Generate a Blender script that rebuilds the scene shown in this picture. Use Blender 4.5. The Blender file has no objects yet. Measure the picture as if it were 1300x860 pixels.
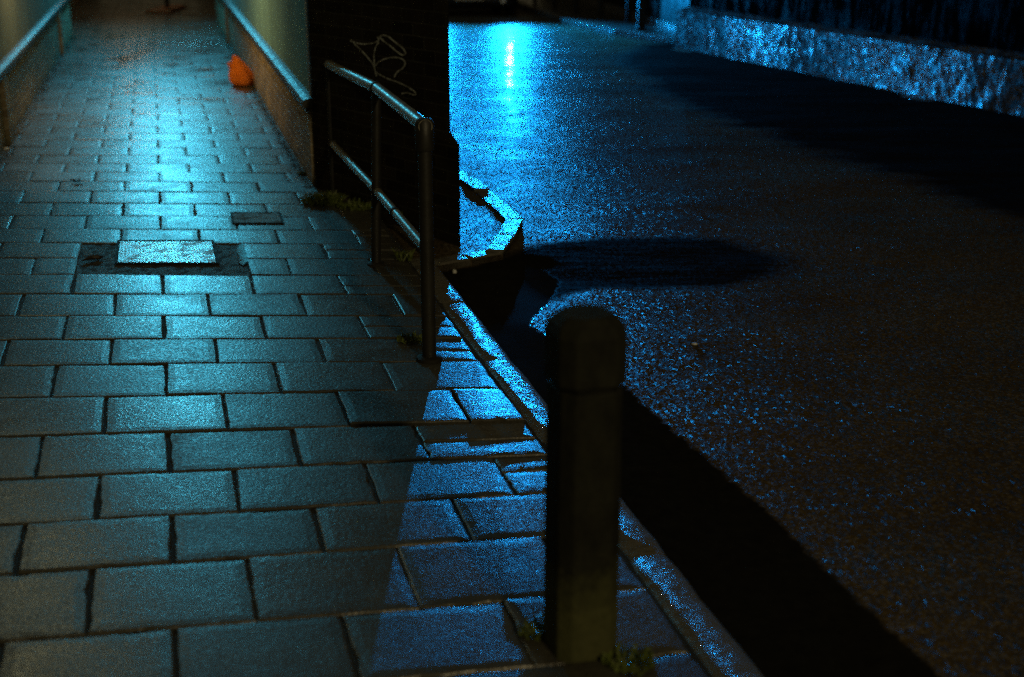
import bpy, bmesh, math, random
import numpy as np
from mathutils import Vector, Matrix, noise as mn

random.seed(7)
rnd = random.Random(11)
S = bpy.context.scene
COL = S.collection

# ------------------------------------------------------------------ camera
CAMH, FPX, PITCH = 1.85, 1650.0, math.atan(550 / 1650.0)
cam_d = bpy.data.cameras.new('camera')
cam = bpy.data.objects.new('camera', cam_d)
COL.objects.link(cam)
cam.location = (0, 0, CAMH)
cam.rotation_euler = (math.pi / 2 - PITCH, 0, 0)
cam_d.sensor_width = 36
cam_d.lens = FPX / 1300 * 36
cam_d.clip_start = 0.05
cam_d.clip_end = 2000
cam_d.dof.use_dof = True
cam_d.dof.focus_distance = 5.7
cam_d.dof.aperture_fstop = 1.6
S.camera = cam

# ------------------------------------------------------------------ world: faint warm night glow of the town
W = bpy.data.worlds.new('World')
S.world = W
W.use_nodes = True
_bg = W.node_tree.nodes['Background']
_bg.inputs['Color'].default_value = (1.0, 0.83, 0.45, 1)
_bg.inputs['Strength'].default_value = 0.05

S.view_settings.view_transform = 'Standard'
S.view_settings.look = 'None'
S.view_settings.exposure = 0
S.view_settings.gamma = 1
S.view_settings.use_curve_mapping = False
S.cycles.use_denoising = False
S.cycles.max_bounces = 5
S.cycles.caustics_reflective = False
S.cycles.caustics_refractive = False
S.cycles.sample_clamp_indirect = 3

CP, SP = math.cos(PITCH), math.sin(PITCH)
AX = Vector(((190 - 650) / FPX, CP + 550 / FPX * SP, 0)).normalized()   # direction of alley, kerb and railing
RT = Vector((AX.y, -AX.x, 0))                                          # to the right of it


def ray(u, v):
    a, b = (u - 650) / FPX, (430 - v) / FPX
    return Vector((a, CP + b * SP, -SP + b * CP))


def gp(u, v, z=0.0):
    """point of the plane z seen at photo pixel (u, v)"""
    d = ray(u, v)
    t = (z - CAMH) / d.z
    return Vector((d.x * t, d.y * t, z))


def vp(u, v, P, n):
    """point of the upright plane through P with normal n seen at photo pixel"""
    d = ray(u, v)
    o = Vector((0, 0, CAMH))
    t = (P - o).dot(n) / d.dot(n)
    return o + d * t


def lamp(name, kind, loc, energy, color, aim=None, **kw):
    d = bpy.data.lights.new(name, kind)
    d.energy = energy
    d.color = color
    for k, v in kw.items():
        setattr(d, k, v)
    o = bpy.data.objects.new(name, d)
    COL.objects.link(o)
    o.location = loc
    if aim is not None:
        o.rotation_euler = (Vector(aim) - Vector(loc)).to_track_quat('-Z', 'Y').to_euler()
    return o


ROAD_Z = -0.10
# lamps: alley lamp, unseen warm lamp added to light the bag, street lamp behind the viewer, the car's headlights
ALLEY = Vector((-5.6, 21.0, 3.9))
TEAL = (0.055, 0.49, 0.70)
WARM = (1.0, 0.62, 0.24)
lamp('alley_lamp_light', 'AREA', ALLEY, 250, TEAL, aim=(-3.9, 15.5, 0), shape='DISK', size=0.5)
lamp('rear_street_lamp_light', 'AREA', (5.0, -8.0, 6.3), 330, (1.0, 0.80, 0.42), aim=(1.0, 4, 0), shape='DISK', size=0.6)
BAG_FILL = Vector((-4.2, 12.0, 2.3))
lamp('bag_fill_light', 'AREA', BAG_FILL, 48, WARM, aim=(-3.5, 13.6, 0.1), shape='DISK', size=0.25)  # added out of view to light the orange bag and the walls near it
NEARLAMP = Vector((-3.25, 7.6, 2.9))
lamp('near_wall_lamp_light', 'AREA', NEARLAMP, 4.5, (0.95, 0.88, 0.48), aim=(-1.2, 6.0, 0), shape='DISK', size=0.22)
FARLAMP = Vector((-7.6, 26.5, 3.0))
lamp('far_lamp_light', 'AREA', FARLAMP, 5, (1.0, 0.58, 0.28), aim=(-6.6, 25.0, 0), shape='DISK', size=0.3)
ROADLAMP = Vector((3.6, 31.0, 5.2))
lamp('far_street_lamp_light', 'AREA', ROADLAMP, 320, (0.75, 0.85, 0.80), aim=(0.6, 26.5, 0), shape='DISK', size=0.4)
CAR = Vector((-0.80, 24.6, ROAD_Z))
CAR_RZ = math.radians(6)
HEAD = []
for sx in (-0.73, 0.73):
    p = CAR + Matrix.Rotation(CAR_RZ, 3, 'Z') @ Vector((sx, -0.12, 0.76))
    HEAD.append(p)
    lamp('headlight_beam', 'SPOT', p, 19000, (0.006, 0.37, 1.0), aim=(p.x + 3.6, 0.0, 7.6),
         shadow_soft_size=0.06, spot_size=math.radians(90), spot_blend=1.0)

# ------------------------------------------------------------------ materials


class NT:
    def __init__(s, name):
        s.m = bpy.data.materials.new(name)
        s.m.use_nodes = True
        s.t = s.m.node_tree
        s.b = s.t.nodes['Principled BSDF']

    def n(s, typ, **kw):
        x = s.t.nodes.new(typ)
        for k, v in kw.items():
            if k.startswith('_'):
                setattr(x, k[1:], v)
            else:
                x.inputs[k.replace('_', ' ')].default_value = v
        return x

    def l(s, a, b):
        s.t.links.new(a, b)

    def noise(s, vec, scale, detail=4, rough=0.55):
        x = s.n('ShaderNodeTexNoise', Scale=scale, Detail=detail, Roughness=rough)
        if vec:
            s.l(vec, x.inputs['Vector'])
        return x.outputs['Fac']

    def ramp(s, fac, stops):
        x = s.n('ShaderNodeValToRGB')
        e = x.color_ramp.elements
        while len(e) < len(stops):
            e.new(0.5)
        for i, (p, c) in enumerate(stops):
            e[i].position = p
            e[i].color = (c, c, c, 1) if isinstance(c, (int, float)) else (*c, 1)
        s.l(fac, x.inputs['Fac'])
        return x.outputs['Color']

    def math(s, op, a, b=0.0, clamp=False):
        x = s.t.nodes.new('ShaderNodeMath')
        x.operation = op
        x.use_clamp = clamp
        for i, v in enumerate((a, b)):
            if isinstance(v, (int, float)):
                x.inputs[i].default_value = v
            else:
                s.l(v, x.inputs[i])
        return x.outputs[0]

    def mix(s, f, a, b):
        x = s.t.nodes.new('ShaderNodeMix')
        x.data_type = 'RGBA'
        for v, i in ((f, 0), (a, 6), (b, 7)):
            if isinstance(v, (int, float)):
                x.inputs[i].default_value = v
            elif isinstance(v, tuple):
                x.inputs[i].default_value = (*v, 1)
            else:
                s.l(v, x.inputs[i])
        return x.outputs[2]

    def bump(s, h, dist, strength=1.0, prev=None):
        x = s.n('ShaderNodeBump')
        x.inputs['Distance'].default_value = dist
        if isinstance(strength, (int, float)):
            x.inputs['Strength'].default_value = strength
        else:
            s.l(strength, x.inputs['Strength'])
        s.l(h, x.inputs['Height'])
        if prev:
            s.l(prev, x.inputs['Normal'])
        return x.outputs['Normal']

    def facets(s, vec, scale, k, prev):
        """tilt every grain of stone its own way"""
        v = s.n('ShaderNodeTexVoronoi', Scale=scale)
        s.l(vec, v.inputs['Vector'])
        a = s.n('ShaderNodeVectorMath', _operation='SUBTRACT')
        s.l(v.outputs['Color'], a.inputs[0])
        a.inputs[1].default_value = (0.5, 0.5, 0.5)
        b = s.n('ShaderNodeVectorMath', _operation='MULTIPLY')
        s.l(a.outputs[0], b.inputs[0])
        s.l(a.outputs[0], b.inputs[1])
        c = s.n('ShaderNodeVectorMath', _operation='MULTIPLY')
        s.l(b.outputs[0], c.inputs[0])
        s.l(a.outputs[0], c.inputs[1])
        # mostly small tilts, a few strong ones
        d = s.n('ShaderNodeVectorMath', _operation='SCALE')
        s.l(c.outputs[0], d.inputs[0])
        if isinstance(k, (int, float)):
            d.inputs['Scale'].default_value = k * 4
        else:
            s.l(s.math('MULTIPLY', k, 4.0), d.inputs['Scale'])
        e = s.n('ShaderNodeVectorMath', _operation='ADD')
        s.l(d.outputs[0], e.inputs[0])
        s.l(prev, e.inputs[1])
        f = s.n('ShaderNodeVectorMath', _operation='NORMALIZE')
        s.l(e.outputs[0], f.inputs[0])
        return f.outputs[0]

    def pos(s):
        return s.n('ShaderNodeNewGeometry').outputs['Position']

    def obj(s):
        return s.n('ShaderNodeTexCoord').outputs['Object']

    def uv(s):
        return s.n('ShaderNodeTexCoord').outputs['UV']

    def scale(s, vec, sc):
        x = s.n('ShaderNodeMapping')
        x.inputs['Scale'].default_value = sc
        s.l(vec, x.inputs['Vector'])
        return x.outputs[0]

    def set(s, **kw):
        for k, v in kw.items():
            i = s.b.inputs[k.replace('_', ' ')]
            if isinstance(v, (int, float)):
                i.default_value = v
            elif isinstance(v, tuple):
                i.default_value = (*v, 1)
            else:
                s.l(v, i)
        return s.m


def plain(name, col, rough=0.6, metal=0.0, var=0.35, nscale=14, bump=0.002, spec=0.5, coat=0.0):
    m = NT(name)
    p = m.obj()
    f = m.noise(p, nscale, 5, 0.6)
    c = m.mix(f, tuple(x * (1 - var) for x in col), tuple(min(1, x * (1 + var)) for x in col))
    f2 = m.noise(p, nscale * 6, 4, 0.6)
    r = m.ramp(m.noise(p, nscale * 1.7, 4), [(0.3, max(0.02, rough - 0.12)), (0.7, min(1, rough + 0.12))])
    return m.set(Base_Color=c, Roughness=r, Metallic=metal, Normal=m.bump(f2, bump, 0.6),
                 Specular_IOR_Level=spec, Coat_Weight=coat)


def mat_slab():
    m = NT('wet_concrete_slab')
    p = m.pos()
    big = m.noise(p, 0.9, 4)
    mid = m.noise(p, 6, 5, 0.65)
    fine = m.noise(p, 190, 3, 0.7)
    grit = m.noise(p, 75, 2, 0.5)
    isl = m.n('ShaderNodeAttribute', _attribute_name='tone').outputs['Fac']
    c = m.mix(mid, (0.040, 0.038, 0.028), (0.115, 0.108, 0.085))
    c = m.mix(m.math('MULTIPLY', isl, 0.72, True), c, (0.038, 0.035, 0.026))
    st = m.ramp(m.noise(p, 3.1, 7, 0.75), [(0.48, 0.0), (0.68, 0.85)])
    c = m.mix(st, c, (0.042, 0.032, 0.022))
    pit = m.ramp(m.noise(p, 85, 4, 0.7), [(0.38, 1.0), (0.55, 0.0)])
    c = m.mix(m.math('MULTIPLY', pit, 0.7), c, (0.018, 0.015, 0.010))
    sp = m.ramp(m.noise(p, 42, 2, 0.4), [(0.70, 0.0), (0.74, 1.0)])
    c = m.mix(m.math('MULTIPLY', sp, 0.5), c, (0.22, 0.21, 0.19))
    r = m.ramp(m.math('ADD', m.math('MULTIPLY', big, 0.5), m.math('MULTIPLY', mid, 0.5)),
               [(0.32, 0.18), (0.5, 0.24), (0.68, 0.33)])
    r = m.math('ADD', r, m.math('MULTIPLY', isl, 0.09))
    r = m.math('ADD', r, m.math('MULTIPLY', st, 0.10))
    r = m.math('ADD', r, m.math('MULTIPLY', pit, 0.16))
    # streaks of standing wet in the far part of the alley
    fw = m.ramp(m.noise(m.scale(p, (1.4, 0.8, 1)), 1.5, 5, 0.7), [(0.52, 0.0), (0.62, 1.0)])
    sy = m.n('ShaderNodeSeparateXYZ')
    m.l(p, sy.inputs[0])
    far = m.ramp(m.math('DIVIDE', sy.outputs['Y'], 30.0), [(0.28, 0.0), (0.6, 1.0)])
    r = m.math('SUBTRACT', r, m.math('MULTIPLY', m.math('MULTIPLY', fw, far), 0.16))
    n1 = m.bump(fine, 0.0008, 0.55)
    n2 = m.bump(grit, 0.0018, 0.55, n1)
    n3 = m.bump(mid, 0.005, 0.4, n2)
    n4 = m.facets(m.scale(p, (1, 0.7, 1)), 170.0, 0.07, n3)
    return m.set(Base_Color=c, Roughness=r, Normal=n4, Specular_IOR_Level=0.8)


def water_film(m, colour, normal, cover):
    """only part of the open-grained surface carries a film of water; the rest is matt"""
    d = m.n('ShaderNodeBsdfDiffuse')
    m.l(colour, d.inputs['Color'])
    m.l(normal, d.inputs['Normal'])
    x = m.n('ShaderNodeMixShader')
    if isinstance(cover, (int, float)):
        x.inputs[0].default_value = cover
    else:
        m.l(cover, x.inputs[0])
    m.l(d.outputs[0], x.inputs[1])
    m.l(m.b.outputs[0], x.inputs[2])
    m.l(x.outputs[0], m.t.nodes['Material Output'].inputs['Surface'])


def mat_road():
    m = NT('wet_asphalt')
    p = m.pos()
    wet = m.n('ShaderNodeAttribute', _attribute_name='water').outputs['Fac']
    shade = m.n('ShaderNodeAttribute', _attribute_name='shade').outputs['Fac']
    # worn and rippled bands across the road: smoother, duller strips between open-grained ones
    band = m.ramp(m.noise(m.scale(p, (0.28, 1.5, 1)), 1.9, 5, 0.6), [(0.38, 0.0), (0.62, 1.0)])
    wn = m.math('ADD', wet, m.math('MULTIPLY', m.math('SUBTRACT', m.noise(p, 11, 6, 0.75), 0.5), 0.34))
    w = m.ramp(wn, [(0.46, 0.0), (0.54, 1.0)])
    dn = m.ramp(m.math('ADD', shade, m.math('MULTIPLY', m.math('SUBTRACT', m.noise(m.scale(p, (0.5, 1.4, 1)), 2.0, 5, 0.65), 0.5), 0.9)), [(0.36, 0.0), (0.72, 1.0)])
    v = m.n('ShaderNodeTexVoronoi', Scale=95.0)
    v.inputs['Randomness'].default_value = 1.0
    m.l(p, v.inputs['Vector'])
    stone = m.math('SUBTRACT', 1.0, v.outputs['Distance'])
    g2 = m.noise(p, 150, 3, 0.7)
    undul = m.noise(m.scale(p, (0.35, 1.3, 1)), 1.5, 4, 0.6)
    c = m.mix(m.noise(p, 60, 3), (0.014, 0.010, 0.004), (0.11, 0.078, 0.034))
    vs = m.n('ShaderNodeSeparateXYZ')
    m.l(v.outputs['Color'], vs.inputs[0])
    c = m.mix(m.ramp(vs.outputs[0], [(0.62, 0.0), (0.95, 0.8)]), c, (0.14, 0.118, 0.085))
    c = m.mix(m.ramp(m.noise(p, 0.8, 5, 0.6), [(0.4, 0.0), (0.7, 0.55)]), c, (0.022, 0.017, 0.010))
    c = m.mix(dn, c, (0.010, 0.009, 0.008))  # shade of the hollow and the upper right painted into the asphalt
    c = m.mix(w, c, m.mix(m.noise(p, 18, 5, 0.7), (0.003, 0.003, 0.0025), (0.020, 0.018, 0.013)))
    rr = m.ramp(m.noise(p, 2.2, 4), [(0.3, 0.37), (0.7, 0.48)])
    r = m.math('ADD', rr, m.math('MULTIPLY', dn, 0.30))
    keep = m.math('SUBTRACT', 1.0, w)
    r = m.math('ADD', m.math('MULTIPLY', r, keep), m.math('MULTIPLY', w, 0.12))
    ds = m.math('MULTIPLY', keep, m.math('SUBTRACT', 1.0, m.math('MULTIPLY', dn, 0.85)))
    n1 = m.bump(stone, 0.0034, m.math('MULTIPLY', ds, 0.62))
    n2 = m.bump(g2, 0.001, m.math('MULTIPLY', ds, 0.45), n1)
    n3 = m.bump(undul, 0.035, m.math('MULTIPLY', keep, 0.55), n2)
    sxy = m.n('ShaderNodeSeparateXYZ')
    m.l(p, sxy.inputs[0])
    ds = m.math('MULTIPLY', ds, m.math('ADD', 0.55, m.math('MULTIPLY', band, 0.65)))
    n3 = m.facets(m.scale(p, (1, 0.55, 1)), 90.0, m.math('MULTIPLY', ds, 0.95), n3)
    spec = m.math('SUBTRACT', 0.22, m.math('MULTIPLY', dn, 0.21))
    spec = m.math('MULTIPLY', m.math('MULTIPLY', spec, m.math('SUBTRACT', 1.0, m.math('MULTIPLY', w, 0.97))), m.math('ADD', 0.45, m.math('MULTIPLY', band, 0.55)))
    cn = m.bump(undul, 0.012, m.math('MULTIPLY', keep, 0.5), m.bump(m.noise(p, 14, 4), 0.002, m.math('MULTIPLY', keep, 0.6)))
    m.l(cn, m.b.inputs['Coat Normal'])
    water_film(m, c, n3, 0.24)
    m.set(Coat_Weight=m.math('MULTIPLY', m.math('MULTIPLY', keep, m.math('SUBTRACT', 1.0, dn)), 0.2), Coat_Roughness=0.09)
    return m.set(Base_Color=c, Roughness=r, Normal=n3, Specular_IOR_Level=spec)


def mat_brick(name, c1, c2, mortar, rough=0.75, wet=0.0, moss=None):
    m = NT(name)
    uv = m.uv()
    warp = m.n('ShaderNodeVectorMath', _operation='ADD')
    nz = m.n('ShaderNodeTexNoise', Scale=9.0, Detail=3.0)
    m.l(uv, nz.inputs['Vector'])
    sc = m.n('ShaderNodeVectorMath', _operation='SCALE')
    sc.inputs['Scale'].default_value = 0.008
    m.l(nz.outputs['Color'], sc.inputs[0])
    m.l(uv, warp.inputs[0])
    m.l(sc.outputs[0], warp.inputs[1])
    br = m.n('ShaderNodeTexBrick', Scale=1.0, Mortar_Size=0.0055, Mortar_Smooth=0.3, Bias=-0.1,
             Brick_Width=0.225, Row_Height=0.075)
    m.l(warp.outputs[0], br.inputs['Vector'])
    br.inputs['Color1'].default_value = (*c1, 1)
    br.inputs['Color2'].default_value = (*c2, 1)
    br.inputs['Mortar'].default_value = (*mortar, 1)
    f = m.noise(uv, 5, 6, 0.7)
    c = m.mix(m.ramp(f, [(0.35, 0.0), (0.75, 0.8)]), br.outputs['Color'], tuple(x * 0.35 for x in c1))
    if moss:
        sy = m.n('ShaderNodeSeparateXYZ')
        m.l(m.pos(), sy.inputs[0])
        lo = m.math('SUBTRACT', 0.9, m.math('MULTIPLY', sy.outputs['Z'], 3.0), True)
        mk = m.ramp(m.math('MULTIPLY', lo, m.noise(uv, 7, 5, 0.7)), [(0.3, 0.0), (0.5, 0.8)])
        c = m.mix(mk, c, moss)
    h = m.math('ADD', m.math('SUBTRACT', 1.0, br.outputs['Fac']), m.math('MULTIPLY', m.noise(uv, 60, 4, 0.7), 0.5))
    n1 = m.bump(h, 0.008, 0.8)
    r = m.ramp(m.noise(uv, 3, 4), [(0.3, rough - 0.15 - wet), (0.7, rough + 0.1 - wet)])
    return m.set(Base_Color=c, Roughness=r, Normal=n1)


WALL_A, WALL_B = gp(857, 62, ROAD_Z), gp(1300, 152, ROAD_Z)
wd = (WALL_A - WALL_B).normalized()
wn_ = Vector((wd.y, -wd.x, 0))
if wn_.dot(Vector((1, 0, 0))) < 0:
    wn_ = -wn_
_t = Vector((wn_.y, -wn_.x, 0))        # u direction of the wall's faces, whose normal is -wn_
LIT_STRETCH = []
for _u in (857, 925, 985, 1065, 1245, 1420):
    LIT_STRETCH.append(vp(_u, 62 + (_u - 857) * 0.2, WALL_A, wn_).dot(_t))


def mat_wetwall():
    m = NT('wet_stone_render')
    uv = m.uv()
    sx = m.n('ShaderNodeSeparateXYZ')
    m.l(uv, sx.inputs[0])
    # water runs down in vertical trails
    trail = m.noise(m.scale(uv, (7.0, 1.2, 1)), 1.6, 5, 0.65)
    # two lit stretches painted into colour and gloss, measured along the wall
    s0 = LIT_STRETCH[0]
    pos = m.math('ADD', m.math('DIVIDE', m.math('SUBTRACT', sx.outputs[0], s0), LIT_STRETCH[5] - s0),
                 m.math('MULTIPLY', m.math('SUBTRACT', m.noise(m.scale(uv, (3, 1.5, 1)), 1.0, 4), 0.5), 0.09))
    fr_ = [(v - s0) / (LIT_STRETCH[5] - s0) for v in LIT_STRETCH]
    st = m.ramp(pos, [(max(0, fr_[1] - 0.01), 0.12), (fr_[1] + 0.01, 1.0), (fr_[2], 0.75), (fr_[2] + 0.05, 0.12), (fr_[3], 0.3), (fr_[3] + 0.08, 0.95), (fr_[4] - 0.06, 0.75), (fr_[4] + 0.02, 0.2), (1.0, 0.04)])
    h1 = m.noise(m.scale(uv, (26, 15, 1)), 1.0, 5, 0.7)
    h2 = m.noise(m.scale(uv, (90, 40, 1)), 1.0, 3, 0.6)
    v = m.n('ShaderNodeTexVoronoi', Scale=1.0)
    m.l(m.scale(uv, (24, 12, 1)), v.inputs['Vector'])
    c = m.mix(m.ramp(h1, [(0.36, 0.0), (0.62, 1.0)]), (0.05, 0.05, 0.045), (0.85, 0.84, 0.80))
    c = m.mix(m.ramp(trail, [(0.45, 0.0), (0.6, 1.0)]), c, (0.055, 0.055, 0.05))
    wet_and_lit = m.math('MULTIPLY', m.math('ADD', 0.25, m.math('MULTIPLY', st, 0.75)), m.ramp(trail, [(0.35, 1.0), (0.62, 0.35)]))
    c = m.mix(st, m.mix(0.85, c, (0.015, 0.015, 0.013)), c)
    r = m.math('SUBTRACT', 0.72, m.math('MULTIPLY', wet_and_lit, 0.5))
    n1 = m.bump(h1, 0.03, 0.9)
    n2 = m.bump(v.outputs['Distance'], 0.02, 0.8, n1)
    n3 = m.bump(h2, 0.008, 0.7, n2)
    n3 = m.facets(m.scale(uv, (1, 0.45, 1)), 30.0, 1.6, n3)
    water_film(m, c, n3, m.math('ADD', 0.06, m.math('MULTIPLY', st, 0.55)))
    return m.set(Base_Color=c, Roughness=r, Normal=n3, Specular_IOR_Level=m.math('ADD', 0.04, m.math('MULTIPLY', st, 0.96)))


def mat_panel(name, c1, c2):
    m = NT(name)
    uv = m.uv()
    drip = m.noise(m.scale(uv, (7, 0.5, 1)), 1.5, 5, 0.6)
    blot = m.noise(uv, 1.2, 5, 0.6)
    c = m.mix(drip, c1, c2)
    c = m.mix(m.ramp(blot, [(0.45, 0.0), (0.75, 0.6)]), c, tuple(x * 0.5 for x in c1))
    return m.set(Base_Color=c, Roughness=0.7, Normal=m.bump(m.noise(m.scale(uv, (40, 6, 1)), 1, 3), 0.003, 0.5), Specular_IOR_Level=0.12)


def mat_kerb():
    m = NT('wet_granite')
    p = m.pos()
    mp = m.n('ShaderNodeMapping')
    mp.inputs['Rotation'].default_value = (0, 0, math.atan2(RT.y, RT.x) * -1)
    mp.inputs['Scale'].default_value = (1, 1, 1)
    m.l(p, mp.inputs['Vector'])
    tool = m.noise(m.scale(mp.outputs[0], (14, 60, 20)), 1.0, 4, 0.65)
    gr = m.noise(p, 110, 3, 0.7)
    lump = m.noise(p, 16, 4, 0.6)
    c = m.mix(m.noise(p, 50, 4, 0.7), (0.05, 0.045, 0.036), (0.17, 0.155, 0.125))
    n1 = m.bump(tool, 0.008, 0.85)
    n2 = m.bump(gr, 0.0022, 0.7, n1)
    n3 = m.bump(lump, 0.008, 0.5, n2)
    n3 = m.facets(mp.outputs[0], 90.0, 0.3, n3)
    water_film(m, c, n3, m.ramp(m.noise(p, 22, 5, 0.7), [(0.42, 0.10), (0.60, 0.62)]))
    return m.set(Base_Color=c, Roughness=m.ramp(lump, [(0.3, 0.24), (0.7, 0.42)]), Normal=n3, Specular_IOR_Level=0.7)


def mat_mortar(name='joint_mortar', c1=(0.005, 0.004, 0.003), c2=(0.018, 0.015, 0.010), d=0.006, r=0.8):
    m = NT(name)
    p = m.pos()
    return m.set(Base_Color=m.mix(m.noise(p, 30, 5, 0.7), c1, c2), Roughness=r,
                 Normal=m.bump(m.noise(p, 55, 5, 0.75), d, 1.0))


def mat_tread(name, ca, cb, metal, rough):
    m = NT(name)
    uv = m.uv()
    a = m.scale(uv, (1, 1, 1))
    w1 = m.n('ShaderNodeTexWave', Scale=16.0, Distortion=0.0)
    w1.wave_type = 'BANDS'
    w1.bands_direction = 'DIAGONAL'
    m.l(a, w1.inputs['Vector'])
    b = m.scale(uv, (-1, 1, 1))
    w2 = m.n('ShaderNodeTexWave', Scale=16.0, Distortion=0.0)
    w2.wave_type = 'BANDS'
    w2.bands_direction = 'DIAGONAL'
    m.l(b, w2.inputs['Vector'])
    h = m.math('MAXIMUM', w1.outputs['Fac'], w2.outputs['Fac'])
    d = m.ramp(m.noise(uv, 9, 5, 0.7), [(0.5, 0.0), (0.72, 1.0)])
    c = m.mix(d, m.mix(h, ca, cb), (0.03, 0.026, 0.02))
    r = m.math('ADD', rough, m.math('MULTIPLY', d, 0.4))
    n1 = m.bump(h, 0.004, 0.8)
    return m.set(Base_Color=c, Roughness=r, Metallic=m.math('MULTIPLY', m.math('SUBTRACT', 1.0, d), metal), Normal=n1)


M = {}
M['slab'] = mat_slab()
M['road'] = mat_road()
M['kerb'] = mat_kerb()
M['mortar'] = mat_mortar()
M['rubble'] = mat_mortar('broken_concrete', (0.014, 0.012, 0.009), (0.085, 0.078, 0.06), 0.018, 0.6)
M['soil'] = mat_mortar('dark_ground', (0.006, 0.005, 0.004), (0.02, 0.017, 0.012), 0.01)
M['brick_dark'] = mat_brick('soot_black_brick', (0.024, 0.018, 0.012), (0.009, 0.007, 0.006), (0.045, 0.040, 0.03), 0.8)
M['brick_dark'].node_tree.nodes['Principled BSDF'].inputs['Specular IOR Level'].default_value = 0.06
M['brick_alley'] = mat_brick('stained_brick', (0.36, 0.28, 0.16), (0.14, 0.11, 0.07), (0.58, 0.54, 0.42), 0.7, moss=(0.03, 0.04, 0.012))
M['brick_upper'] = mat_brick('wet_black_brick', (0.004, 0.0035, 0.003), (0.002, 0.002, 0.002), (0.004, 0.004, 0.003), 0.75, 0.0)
_u = NT.__new__(NT)
_u.m, _u.t = M['brick_upper'], M['brick_upper'].node_tree
_u.b = _u.t.nodes['Principled BSDF']
_streak = _u.ramp(_u.noise(_u.scale(_u.uv(), (4, 0.9, 1)), 1.6, 7, 0.8), [(0.50, 0.0), (0.75, 1.0)])
_u.set(Specular_IOR_Level=_u.math('MULTIPLY', _streak, _u.math('MULTIPLY', _u.noise(_u.uv(), 30, 3), 0.06)))
M['wetwall'] = mat_wetwall()
M['panel_r'] = mat_panel('faded_green_render', (0.17, 0.34, 0.33), (0.25, 0.48, 0.46))
M['panel_l'] = mat_panel('drab_grey_render', (0.16, 0.20, 0.17), (0.24, 0.29, 0.24))
M['post_paint'] = plain('tan_painted_timber', (0.23, 0.19, 0.12), 0.6)
M['coping'] = plain('glazed_coping', (0.05, 0.05, 0.045), 0.46, nscale=9, bump=0.004)
M['coping'].node_tree.nodes['Principled BSDF'].inputs['Specular IOR Level'].default_value = 0.25
M['rail'] = plain('galvanised_pipe', (0.20, 0.18, 0.13), 0.42, 0.35, nscale=12, bump=0.0015)
M['rail_post'] = plain('black_painted_pipe', (0.018, 0.017, 0.014), 0.5, 0.0, nscale=10, bump=0.0015)
M['iron'] = plain('dark_iron', (0.022, 0.020, 0.016), 0.7, 0.0, spec=0.12)
M['plate'] = mat_tread('bright_chequer_plate', (0.42, 0.44, 0.44), (0.85, 0.85, 0.85), 0.8, 0.27)
M['plate_dark'] = mat_tread('dark_chequer_plate', (0.006, 0.006, 0.005), (0.2, 0.2, 0.18), 0.2, 0.62)
M['water'] = plain('still_water', (0.02, 0.02, 0.02), 0.12, bump=0.0)
M['graffiti'] = plain('pale_spray_paint', (0.48, 0.48, 0.44), 0.8, nscale=22, var=0.6)
_g = NT.__new__(NT)
_g.m, _g.t = M['graffiti'], M['graffiti'].node_tree
_g.b = _g.t.nodes['Principled BSDF']
_g.set(Base_Color=_g.mix(_g.ramp(_g.noise(_g.pos(), 26, 5, 0.75), [(0.38, 0.0), (0.62, 1.0)]), (0.05, 0.045, 0.035), (0.46, 0.46, 0.42)))
M['leaf'] = plain('weed_green', (0.10, 0.13, 0.02), 0.5, nscale=30)
M['deadleaf'] = plain('dead_leaf_brown', (0.02, 0.013, 0.008), 0.6)
M['litter'] = plain('white_litter', (0.65, 0.65, 0.62), 0.5)
M['rust'] = plain('rust_brown_plate', (0.34, 0.15, 0.07), 0.6)


def mat_bollard():
    m = NT('mossy_concrete')
    p = m.obj()
    sy = m.n('ShaderNodeSeparateXYZ')
    m.l(p, sy.inputs[0])
    f = m.ramp(m.noise(m.scale(p, (1, 1, 0.45)), 16, 7, 0.75), [(0.35, 0.0), (0.65, 1.0)])
    c = m.mix(f, (0.006, 0.006, 0.004), (0.020, 0.020, 0.012))
    lo = m.math('SUBTRACT', 0.95, m.math('MULTIPLY', sy.outputs['Z'], 1.9), True)
    mk = m.ramp(m.math('ADD', m.math('MULTIPLY', lo, 0.75), m.math('MULTIPLY', m.noise(p, 9, 6, 0.75), 0.6)), [(0.62, 0.0), (0.80, 1.0)])
    c = m.mix(mk, c, m.mix(m.noise(p, 30, 4), (0.035, 0.038, 0.012), (0.10, 0.10, 0.038)))
    return m.set(Base_Color=c, Roughness=0.8, Normal=m.bump(m.noise(p, 60, 5, 0.7), 0.004, 0.7), Specular_IOR_Level=0.25)


M['bollard'] = mat_bollard()
m_ = NT('orange_plastic')
m_.set(Base_Color=m_.mix(m_.noise(m_.obj(), 9, 3), (0.95, 0.20, 0.012), (1.0, 0.30, 0.02)), Roughness=0.34,
       Subsurface_Weight=0.0, Normal=m_.bump(m_.noise(m_.obj(), 26, 5, 0.75), 0.045, 1.0))
M['bag'] = m_.m
M['car_paint'] = plain('dark_blue_paint', (0.012, 0.02, 0.05), 0.22, 0.3, var=0.1, bump=0.0, coat=0.6)
M['car_black'] = plain('black_trim', (0.010, 0.010, 0.012), 0.45, var=0.2)
M['tyre'] = plain('tyre_rubber', (0.012, 0.012, 0.012), 0.8)
M['alloy'] = plain('alloy', (0.35, 0.36, 0.38), 0.3, 0.9, var=0.1, bump=0)
M['glass'] = plain('tinted_glass', (0.01, 0.012, 0.015), 0.06, var=0.1, bump=0, spec=0.8)
M['plate_white'] = plain('number_plate_white', (0.6, 0.6, 0.58), 0.4, var=0.05, bump=0)


def mat_emit(name, col, s):
    m = NT(name)
    return m.set(Base_Color=(0.5, 0.5, 0.5), Emission_Color=col, Emission_Strength=s)


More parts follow.
